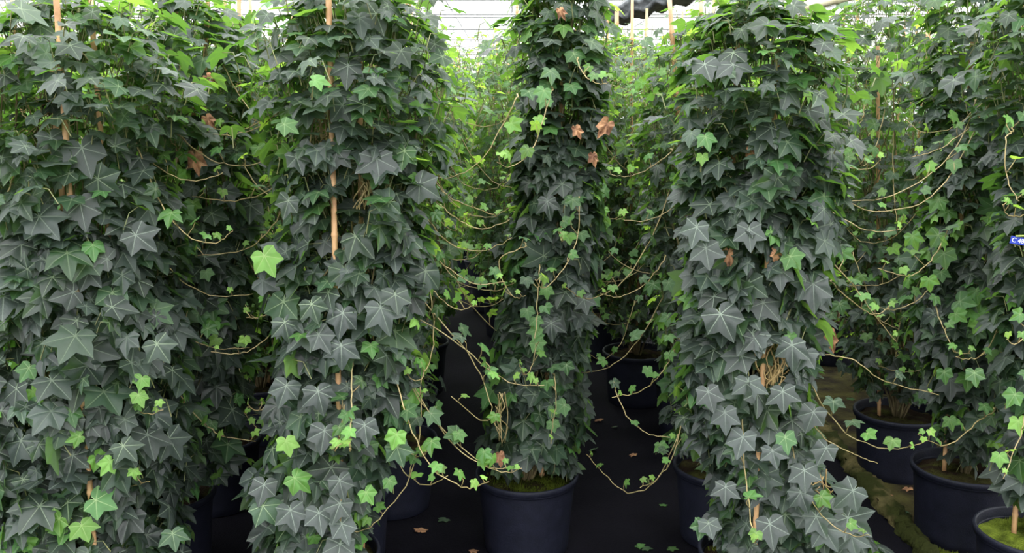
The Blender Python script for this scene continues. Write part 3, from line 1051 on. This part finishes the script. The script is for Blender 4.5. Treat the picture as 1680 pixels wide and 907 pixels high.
# ------------------------------------------------------------------ trailing shoots measured from the photo
SH = [  # owner, distance at start, at tip, points, leaf count, leaf size, first leaf
    ('A2', 2.10, 2.02, [(640, 505), (700, 530), (760, 570), (800, 605), (845, 630), (893, 632)], 7, (.026, .014), .55),
    ('A2', 2.12, 2.00, [(650, 585), (690, 655), (740, 725), (790, 762), (830, 773), (856, 768)], 6, (.034, .012), .45),
    ('A2', 2.11, 2.03, [(655, 600), (700, 672), (745, 722), (800, 765), (838, 767)], 4, (.030, .012), .5),
    ('A2', 2.10, 1.98, [(690, 620), (688, 720), (668, 790), (632, 840), (600, 868), (572, 872)], 5, (.030, .020), .35),
    ('A2', 2.10, 2.02, [(704, 470), (712, 540), (704, 595), (685, 625), (665, 612)], 3, (.028, .015), .4),
    ('A2', 2.12, 2.06, [(700, 500), (760, 570), (790, 620), (806, 690 - 15), (790, 690), (740, 650)], 4, (.034, .018), .3),
    ('A2', 2.10, 2.02, [(655, 690), (668, 735), (690, 750), (697, 740)], 3, (.028, .014), .3),
    ('A2', 2.12, 2.04, [(630, 700), (660, 770), (700, 795), (735, 780)], 5, (.030, .014), .3),
    ('B3', 2.34, 2.26, [(885, 440), (882, 490), (880, 530), (876, 590), (862, 615), (852, 600)], 6, (.030, .012), .3),
    ('B3', 2.34, 2.22, [(950, 330), (948, 385), (925, 440), (893, 472), (878, 458)], 6, (.028, .018), .3),
    ('B3', 2.34, 2.24, [(860, 405), (820, 425), (826, 462), (845, 488), (862, 485)], 4, (.026, .012), .3),
    ('B3', 2.34, 2.15, [(905, 150), (890, 200), (872, 245), (840, 274), (815, 266)], 6, (.034, .016), .2),
    ('B3', 2.34, 2.30, [(848, 160), (825, 205), (790, 262), (745, 290), (715, 290)], 2, (.028, .018), .8),
    ('B3', 2.36, 2.26, [(948, 100), (960, 125), (985, 138), (1003, 132)], 4, (.020, .012), .5),
    ('B3', 2.33, 2.28, [(910, 620), (912, 660), (906, 700), (904, 728)], 4, (.030, .012), .2),
    ('A2', 2.15, 2.2, [(710, 325), (745, 355), (790, 376), (836, 360)], 4, (.022, .012), .4),
    ('A2', 2.15, 2.2, [(700, 410), (735, 440), (780, 466), (828, 462)], 5, (.022, .012), .3),
    ('A2', 2.15, 2.15, [(690, 455), (715, 482), (750, 508), (783, 500)], 5, (.024, .014), .3),
    ('A2', 2.15, 2.25, [(712, 295), (740, 325), (790, 345), (815, 355)], 5, (.022, .012), .3),
    ('A2', 2.15, 2.22, [(705, 365), (740, 400), (790, 412), (840, 390)], 5, (.022, .012), .3),
    ('A2', 2.12, 2.2, [(470, 155), (440, 190), (390, 214), (320, 208)], 5, (.026, .012), .4),
    ('A2', 2.12, 2.2, [(465, 175), (430, 205), (380, 222), (340, 218)], 4, (.022, .012), .3),
    ('A1', 2.05, 2.1, [(175, 160), (225, 235), (275, 285), (330, 295), (366, 283)], 3, (.030, .016), .35),
    ('A1', 2.08, 2.1, [(110, 60), (160, 120), (185, 200), (205, 270)], 0, (.03, .02), .5),
    ('B1', 2.30, 2.2, [(310, 270), (285, 305), (245, 338), (205, 345)], 3, (.022, .012), .5),
    ('A2', 2.14, 2.25, [(460, 300), (430, 318), (380, 330), (315, 322)], 5, (.026, .014), .2),
    ('A2', 2.14, 2.2, [(470, 335), (440, 380), (400, 410), (320, 420)], 5, (.026, .012), .2),
    ('A1', 2.14, 2.2, [(275, 435), (305, 465), (350, 486), (415, 482)], 2, (.022, .012), .3),
    ('A2', 2.12, 2.1, [(466, 482), (450, 508), (425, 520), (404, 521)], 4, (.030, .012), .1),
    ('A2', 2.14, 2.12, [(470, 528), (430, 560), (395, 580), (346, 577)], 3, (.024, .012), .5),
    ('A1', 2.14, 2.2, [(285, 535), (320, 560), (360, 572), (410, 570)], 4, (.030, .020), .3),
    ('A2', 2.12, 2.05, [(455, 600), (450, 640), (430, 672), (405, 668)], 4, (.022, .012), .4),
    ('A1', 2.14, 2.2, [(288, 640), (320, 680), (360, 712), (420, 724)], 5, (.026, .016), .3),
    ('A1', 2.0, 1.95, [(212, 600), (214, 650), (235, 678), (268, 672)], 4, (.030, .012), .3),
    ('A1', 2.0, 1.95, [(160, 755), (178, 785), (210, 798), (246, 790)], 3, (.030, .012), .3),
    ('A1', 2.0, 1.94, [(60, 600), (60, 660), (55, 700), (40, 720)], 3, (.034, .014), .4),
    ('A1', 2.0, 1.96, [(70, 540), (78, 600), (92, 640), (98, 670)], 0, (.034, .014), .4),
    ('B4', 2.35, 2.2, [(1112, 560), (1090, 605), (1055, 640), (1004, 652)], 5, (.030, .012), .3),
    ('B4', 2.35, 2.25, [(1010, 640), (1030, 685), (1065, 712), (1106, 718)], 3, (.024, .012), .3),
    ('B4', 2.40, 2.2, [(1118, 690), (1105, 745), (1080, 785), (1050, 800)], 6, (.026, .014), .1),
    ('B4', 2.40, 2.5, [(1110, 720), (1075, 790), (1030, 808), (990, 775), (962, 745)], 5, (.022, .014), .3),
    ('B4', 2.40, 2.4, [(1140, 310), (1105, 340), (1060, 362), (1010, 360)], 3, (.026, .014), .5),
    ('B4', 2.40, 2.4, [(1090, 425), (1060, 465), (1020, 486), (985, 482)], 3, (.022, .012), .6),
    ('B4', 2.40, 2.45, [(1100, 250), (1060, 280), (1020, 290), (1000, 285)], 5, (.022, .012), .3),
    ('D4', 3.4, 3.3, [(1040, 500), (1020, 560), (990, 590), (965, 580)], 5, (.026, .014), .3),
    ('A3', 2.08, 2.1, [(1318, 62), (1345, 88), (1375, 106), (1405, 96)], 5, (.022, .012), .5),
    ('A3', 2.1, 2.2, [(1360, 150), (1375, 160), (1385, 155), (1393, 142)], 3, (.018, .01), .4),
    ('B5', 2.30, 2.2, [(1600, 170), (1570, 240), (1520, 290), (1450, 325), (1375, 330)], 5, (.028, .014), .3),
    ('B5', 2.30, 2.2, [(1625, 170), (1590, 210), (1540, 245), (1495, 258)], 5, (.026, .014), .2),
    ('B5', 2.30, 2.15, [(1605, 200), (1570, 270), (1540, 310), (1500, 338), (1420, 345), (1370, 310)], 4, (.026, .014), .4),
    ('A3', 2.12, 2.1, [(1358, 240), (1385, 270), (1420, 278), (1445, 262)], 4, (.022, .012), .4),
    ('A3', 2.12, 2.1, [(1355, 340), (1395, 366), (1435, 380), (1478, 376)], 2, (.022, .012), .3),
    ('A3', 2.1, 2.15, [(1355, 420), (1395, 462), (1430, 510), (1470, 560)], 6, (.032, .010), .3),
    ('A3', 2.1, 2.2, [(1365, 465), (1405, 500), (1435, 515), (1460, 505)], 4, (.03, .012), .3),
    ('A3', 2.1, 2.15, [(1350, 640 - 60), (1400, 590), (1450, 625), (1540, 648)], 2, (.022, .010), .8),
    ('A3', 2.06, 2.1, [(1330, 690), (1355, 720), (1400, 745), (1440, 760)], 0, (.022, .010), .8),
    ('B5', 2.30, 2.15, [(1545, 400), (1525, 430), (1490, 452), (1440, 440)], 5, (.034, .014), .2),
    ('B5', 2.30, 2.15, [(1530, 490), (1545, 530), (1565, 575), (1592, 580)], 4, (.022, .012), .4),
    ('B5', 2.30, 2.15, [(1640, 520), (1625, 565), (1600, 588), (1568, 585)], 3, (.022, .012), .4),
    ('B5', 2.30, 2.1, [(1630, 675), (1600, 695), (1560, 728), (1525, 724), (1506, 712)], 6, (.032, .012), .2),
    ('A4', 2.02, 1.95, [(1690, 600), (1680, 690), (1662, 745), (1646, 785)], 5, (.034, .014), .2),
    ('A4', 2.05, 1.98, [(1660, 215), (1648, 235), (1655, 300), (1672, 330)], 4, (.03, .016), .1),
    ('A4', 2.05, 1.98, [(1700, 340), (1670, 356), (1650, 350), (1645, 335)], 4, (.022, .012), .4),
    ('C6', 2.95, 2.8, [(1400, 420), (1420, 470), (1440, 520), (1475, 540)], 5, (.03, .014), .3),
    ('C6', 2.95, 2.8, [(1560, 560), (1530, 600), (1480, 610), (1440, 600)], 5, (.03, .014), .3),
]
for i, (own, ya, yb, pts, nl, ls, st) in enumerate(SH):
    root, org, Y, prof = PL[own]
    P = [W(x, y, ya + (yb - ya) * (k / (len(pts) - 1))) for k, (x, y) in enumerate(pts)]
    P = [W(pts[0][0], pts[0][1] - 6, ya + .09)] + P
    build_shoot(root, P, 3000 + i, org, nl, ls, st)

# ------------------------------------------------------------------ tangles of dry stems showing on the columns
TG = [('A3', 1268, 615, 26, 60, 1.985, 26), ('A2', 598, 335, 18, 44, 2.0, 14), ('A2', 530, 215, 16, 34, 1.99, 12), ('A3', 1340, 795, 20, 26, 2.0, 14), ('A1', 70, 190, 40, 34, 1.99, 12),
      ('A3', 1250, 330, 14, 34, 1.99, 12), ('A2', 590, 430, 22, 26, 2.0, 12), ('B3', 822, 690, 8, 44, 2.37, 8)]
for i, (own, x, y, w_, h_, Y, n) in enumerate(TG):
    root, org, _, _ = PL[own]
    rng = np.random.default_rng(800 + i)
    paths = []
    for k in range(n):
        a = W(x + rng.normal(0, w_ * .5), y - h_ * rng.uniform(.5, 1.1), Y + rng.uniform(-.01, .05))
        b = W(x + rng.normal(0, w_ * .5), y + h_ * rng.uniform(.4, 1.1), Y + rng.uniform(-.01, .05))
        m1 = a * .65 + b * .35 + rng.normal(0, .012, 3)
        m2 = a * .35 + b * .65 + rng.normal(0, .012, 3)
        paths.append((spline([a, m1, m2, b], 10) - np.array(org), np.linspace(.0019, .0010, 10)))
    V, q, tt = tube_arrays(paths, 5)
    link('dry_stems', mesh_from('dry_stems', V, [q, tt], MAT_SHOOT if i % 3 else MAT_DRY), root)

# ------------------------------------------------------------------ withered leaves caught in the foliage
DL = [('B1', 322, 268, 2.19, .046, .2), ('B1', 345, 130, 2.26, .030, .9), ('B3', 990, 212, 2.34, .044, -.6), ('B3', 948, 218, 2.36, .030, .4), ('A3', 1197, 424, 1.96, .036, .1),
      ('A3', 1278, 418, 1.95, .030, 1.2), ('A3', 1268, 398, 1.97, .030, -.4), ('C6', 1362, 560, 2.75, .060, .3), ('B3', 820, 754, 2.33, .034, .1), ('A3', 1240, 250, 1.97, .030, 1.4),
      ('B3', 975, 262, 2.36, .030, .2), ('B3', 922, 22, 2.36, .026, .5), ('B1', 345, 200, 2.2, .03, .7), ('A1', 80, 178, 2.0, .03, .2)]
for i, (own, x, y, Y, s, rot) in enumerate(DL):
    root, org, _, _ = PL[own]
    rng = np.random.default_rng(500 + i)
    tv, tq, tt = TPL_HI[i % 5]
    V = tv.copy()
    # curled and shrivelled blade
    V[:, 2] = V[:, 2] * 2.2 - .55 * V[:, 1] ** 2 + .16 * np.sin(9 * V[:, 0] + 5 * V[:, 1]) * np.hypot(V[:, 0], V[:, 1])
    V[:, 1] *= .7
    nn = nrm(np.array((rng.normal(0, .3), -1, .3)))
    dn = nrm(np.array((math.sin(rot), -.2, -math.cos(rot))))
    dn = nrm(dn - nn * (dn @ nn))
    sd = np.cross(nn, dn)
    P = W(x, y, Y) - np.array(org)
    X = P + s * (V[:, :1] * dn + V[:, 1:2] * sd + V[:, 2:] * nn) - dn * s * .35
    o = link('withered_leaf', mesh_from('withered_leaf', X, [tq, tt], MAT_DEAD), root)
    o['label'] = 'brown curled dead leaf'

# ------------------------------------------------------------------ plants in the rows behind
def generic_profile(seed, top, wid):
    rng = np.random.default_rng(seed)
    zs = [.30, .42, .6, .8, 1.0, 1.15, 1.3, top - .16, top - .07, top - .02, top]
    rs = [.09, .14, .17, .19, .215, .235, .25, .235, .17, .10, .03]
    return [(z, rng.normal(0, .012), rng.normal(0, .012), r * wid * rng.uniform(.93, 1.07)) for z, r in zip(zs, rs)]


PROTO = []
for k in range(7):
    hi_ = k < 3
    root = thing('potted_ivy', (0, 0, 0), 'tmp', 'ivy plant')
    top = (1.60, 1.68, 1.55, 1.62, 1.58, 1.70, 1.66)[k]
    pf = generic_profile(40 + k, top, (1.0, .95, 1.08, 1.0, 1.1, .95, 1.05)[k])
    add_pot(root, k, False)
    build_foliage(root, pf, 2100 if hi_ else 1700, 60 + k, hi_, (.026, .048) if hi_ else (.026, .046), young=.30, backlit_tint=.6 if hi_ else .95, petioles=hi_)  # rear leaves lighter: skylight glow coloured in, besides real young growth
    rng = np.random.default_rng(70 + k)
    for j in range(2 + k % 2):
        aa = rng.uniform(0, 6.28)
        rr_ = rng.uniform(.02, .09)
        add_cane(root, (rr_ * math.cos(aa), rr_ * math.sin(aa)), top + rng.uniform(.08, .24), .0062, 80 + k * 3 + j)
    for j in range(13):
        build_shoot(root, random_shoot_pts(pf, rng, (.3, 1.0), (.2, .42)), 4000 + k * 20 + j, (0, 0, 0), int(rng.integers(5, 9)), (.032, .014), hi=hi_, n=14)
    PROTO.append(root)


def copy_tree(o, parent=None):
    c = o.copy()
    COL.objects.link(c)
    if parent is not None:
        c.parent = parent
    for ch in o.children:
        copy_tree(ch, c)
    return c


taken = [(v[1][0], v[1][1]) for v in PL.values()]
spots = []
rows = [2.95, 3.5, 4.1, 4.7, 5.3, 5.95, 6.6, 7.3, 8.1, 9.0, 10.0]
grng = np.random.default_rng(21)
for ri, Y in enumerate(rows):
    half = .555 * Y * 1.05 + .35
    sp = .56 if Y < 6 else .66
    x = -half + (ri % 2) * sp * .5
    while x < half:
        xx = x + grng.uniform(-.06, .06)
        yy = Y + grng.uniform(-.09, .09)
        px, py = proj(np.array((xx, yy, PH)))
        ok = all((xx - a) ** 2 + (yy - b) ** 2 > .37 ** 2 for a, b in taken)
        if abs(xx - kerb_x(yy)) < .22:
            xx = kerb_x(yy) + math.copysign(.24, xx - kerb_x(yy))
        if Y < 5.2 and 690 < px < 850:      # the open strip left of the centre pot
            ok = False
        if Y < 3.2 and 860 < px < 1120:
            ok = False
        if ok:
            spots.append((xx, yy, px, Y))
            taken.append((xx, yy))
        x += sp
HIDDEN = {21, 29, 31, 33, 34, 42, 44, 46, 47, 52, 54, 55, 56, 57, 58, 59, 60, 61, 62, 66, *range(68, 76), *range(78, 92), *range(93, 108), *range(109, 125), *range(126, 137)}   # wholly behind other plants
ORD = ['first', 'second', 'third', 'fourth', 'fifth', 'sixth', 'seventh', 'eighth', 'ninth', 'tenth', 'eleventh']
ZONES = [(250, 'behind the far-left column'), (430, 'in the gap between the two left columns'), (690, 'behind the tall column left of centre'),
         (860, 'in the bright gap left of the centre column'), (990, 'behind the centre column'), (1120, 'in the gap right of the centre column'),
         (1380, 'behind the dense right column'), (9999, 'behind the two right-hand columns')]


def zone(px):
    return next(n for lim, n in ZONES if px < lim)


cells = {}
for i, (x, y, px, Y) in enumerate(spots):
    if i not in HIDDEN:
        cells.setdefault((zone(px), Y), []).append((px, i))
used = set()
for i, (x, y, px, Y) in enumerate(spots):
    k = int(grng.integers(0, 3)) if Y < 5.0 else 3 + int(grng.integers(0, 4))
    rot = grng.uniform(0, 6.28)
    s = grng.uniform(.97, 1.04)
    if 690 < px < 850:
        s = .88 if Y < 8 else .92      # a lower lane between the two halves of the crop
    if i in HIDDEN:
        continue
    if k in used:
        o = copy_tree(PROTO[k])
    else:
        o = PROTO[k]
        used.add(k)
    o.location = (x, y, 0)
    o.rotation_euler = (0, 0, rot)
    o.scale = (s, s, s)
    zn = zone(px)
    mates = sorted(cells[(zn, Y)])
    lab = 'ivy plant %s, %s row back' % (zn, ORD[rows.index(Y)])
    if len(mates) > 1:
        lab += ', %s from left' % ORD[[m[1] for m in mates].index(i)]
    o['label'] = lab
    o['group'] = 'ivy plants in the rows behind the front columns'
for k in range(7):
    if k not in used:
        def kill(o):
            for c in list(o.children):
                kill(c)
            bpy.data.objects.remove(o, do_unlink=True)
        kill(PROTO[k])

# ------------------------------------------------------------------ small things
# pale bamboo pole lying over the tops
p0, p1 = W(1283, 20, 2.30), W(1420, -14, 2.30)
L = float(np.linalg.norm(p1 - p0)) * 2.2
d = nrm(p1 - p0)
zc = [0]
pts, rad = [], []
t = 0
while t < L:
    pts += [p0 + d * t, p0 + d * (t + .004), p0 + d * (t + .012)]
    rad += [.0125, .0145, .0125]
    t += .13
V, q, tt = tube_arrays([(np.array(pts), np.array(rad))], 14)
o = link('bamboo_pole', mesh_from('bamboo_pole', V, [q, tt], MAT_POLE))
tag(o, 'thick pale bamboo pole slanting over the top of the dense right column', 'pole')

# blue plant tag at the right edge
tp = W(1672, 395, 2.02)
tagroot = thing('plant_tag', tp, 'small blue plant tag with white print among the leaves at the right edge', 'tag')
V, q = box_arrays([(-.020, .045, -.0006, .0006, -.0085, .0085)])
V = np.array(V)
pl = link('tag_plate', mesh_from('tag_plate', V, [q], MAT_BLUE, smooth=False), tagroot)
bv = pl.modifiers.new('bevel', 'BEVEL')
bv.width = .0005
fc = bpy.data.curves.new('tag_text', 'FONT')
fc.body = 'C 48'
fc.size = .014
fc.extrude = .0002
to = bpy.data.objects.new('tmp_text', fc)
COL.objects.link(to)
bpy.context.view_layer.update()
tm = bpy.data.meshes.new_from_object(to)
bpy.data.objects.remove(to, do_unlink=True)
tm.materials.clear()
tm.materials.append(MAT_WHITE)
t_o = link('tag_print', tm, pl, (-.017, -.0009, -.0045))
t_o.rotation_euler = (R(90), 0, 0)
V, q, tt = tube_arrays([(spline([(-.01, 0, .009), (.01, -.003, .013), (.03, .004, .012), (.05, .02, .03)], 14), .0018)], 6)
link('twist_tie', mesh_from('twist_tie', V, [q, tt], MAT_LIME), tagroot)['label'] = 'lime green tie'
tagroot.rotation_euler = (0, R(9), 0)

# fallen leaves on the ground
FL = [(774, 903, 1), (985, 690, 1), (1010, 700, 0), (1048, 893, 0), (1058, 898, 0), (1100, 898, 0), (1088, 828, 0), (975, 738, 0), (440, 792, 1), (350, 770, 0), (375, 795, 0), (905, 905, 1),
      (1452, 740, 0), (1490, 802, 1), (1480, 840, 0), (1462, 815, 1), (1435, 770, 0), (1395, 655, 0), (690, 870, 1), (730, 850, 0), (1040, 745, 1), (1515, 860, 1)]
FLL = ['just left of the centre pot foot', 'upper left of two right of the centre column', 'upper right of two right of the centre column',
       'left one of three at the photo bottom', 'middle one of three at the photo bottom', 'right one of three at the photo bottom',
       'beside the half-hidden pot', 'close to the right rim of the centre pot', 'between the two big left columns', 'upper one by the shaded pot on the left',
       'lower one by the shaded pot on the left', 'at the foot of the centre pot', 'in front of the set-back pot', 'left of the large right-hand pot', 'lowest green one by the kerb',
       'between kerb and large right-hand pot', 'beside the kerb halfway along', 'near the far end of the kerb',
       'nearer one left of centre pot', 'farther one left of centre pot', 'in the gap right of centre', 'nearest the moss patch']
for i, (x, y, dead) in enumerate(FL):
    w = WH(x, y, .006)
    rng = np.random.default_rng(700 + i)
    s = rng.uniform(.020, .034)
    side = 'dark cloth' if w[0] < kerb_x(w[1]) else 'mossy ground'
    h_ = nrm(np.array([(rng.normal(0, .15), rng.normal(0, .15), 1.0)]))
    tdir = np.array([(rng.normal(), rng.normal(), 0.0)])
    tv, tq, tt = TPL_HI[i % 5]
    nn = h_[0]
    td = nrm(tdir[0] - nn * (tdir[0] @ nn))
    sd = np.cross(nn, td)
    zc = tv[:, 2] * .5
    X = s * (tv[:, :1] * td + tv[:, 1:2] * sd + zc[:, None] * nn)
    X[:, 2] -= X[:, 2].min() - .001
    cc = np.tile(np.array([[rng.uniform(.35, .7), rng.random(), .4, 1]]), (len(tv), 1))
    o = link('fallen_leaf', mesh_from('fallen_leaf', X, [tq, tt], MAT_DEAD if dead else MAT_LEAF, uv=tv[:, :2], col=cc), None, (w[0], w[1], 0.004 if side[0] == 'm' else 0.0))
    kind_ = 'brown' if dead else 'green'
    tag(o, '%s fallen leaf on %s, %s' % (kind_, side, FLL[i]), 'leaf', 'fallen leaves on the ground')

# moss carpet by the kerb at the bottom right
rng = np.random.default_rng(99)
V, T = [], []
for k in range(9000):
    y = rng.uniform(2.42, 2.72)
    x = kerb_x(y) + rng.uniform(-.02, .42) * rng.random() ** .4
    if (x - PL['A4'][1][0]) ** 2 + (y - PL['A4'][1][1]) ** 2 < .15 ** 2 or (x - PL['B5'][1][0]) ** 2 + (y - PL['B5'][1][1]) ** 2 < .15 ** 2:
        continue
    if math.sin(x * 23) + math.cos(y * 19 + x * 7) < -.5:
        continue
    h = rng.uniform(.008, .022)
    w_ = rng.uniform(.002, .004)
    a = rng.uniform(0, 6)
    b = len(V)
    z0 = .004
    for t in (0, 2.1, 4.2):
        V.append((x + w_ * math.cos(a + t), y + w_ * math.sin(a + t), z0))
    V.append((x + rng.normal(0, .004), y + rng.normal(0, .004), z0 + h))
    T += [(b, b + 1, b + 3), (b + 1, b + 2, b + 3), (b + 2, b, b + 3)]
o = link('moss_patch', mesh_from('moss_patch', V, [T], MAT_MOSS))
tag(o, 'patch of green moss on the ground beside the kerb at the lower right', 'moss')
o['kind'] = 'stuff'
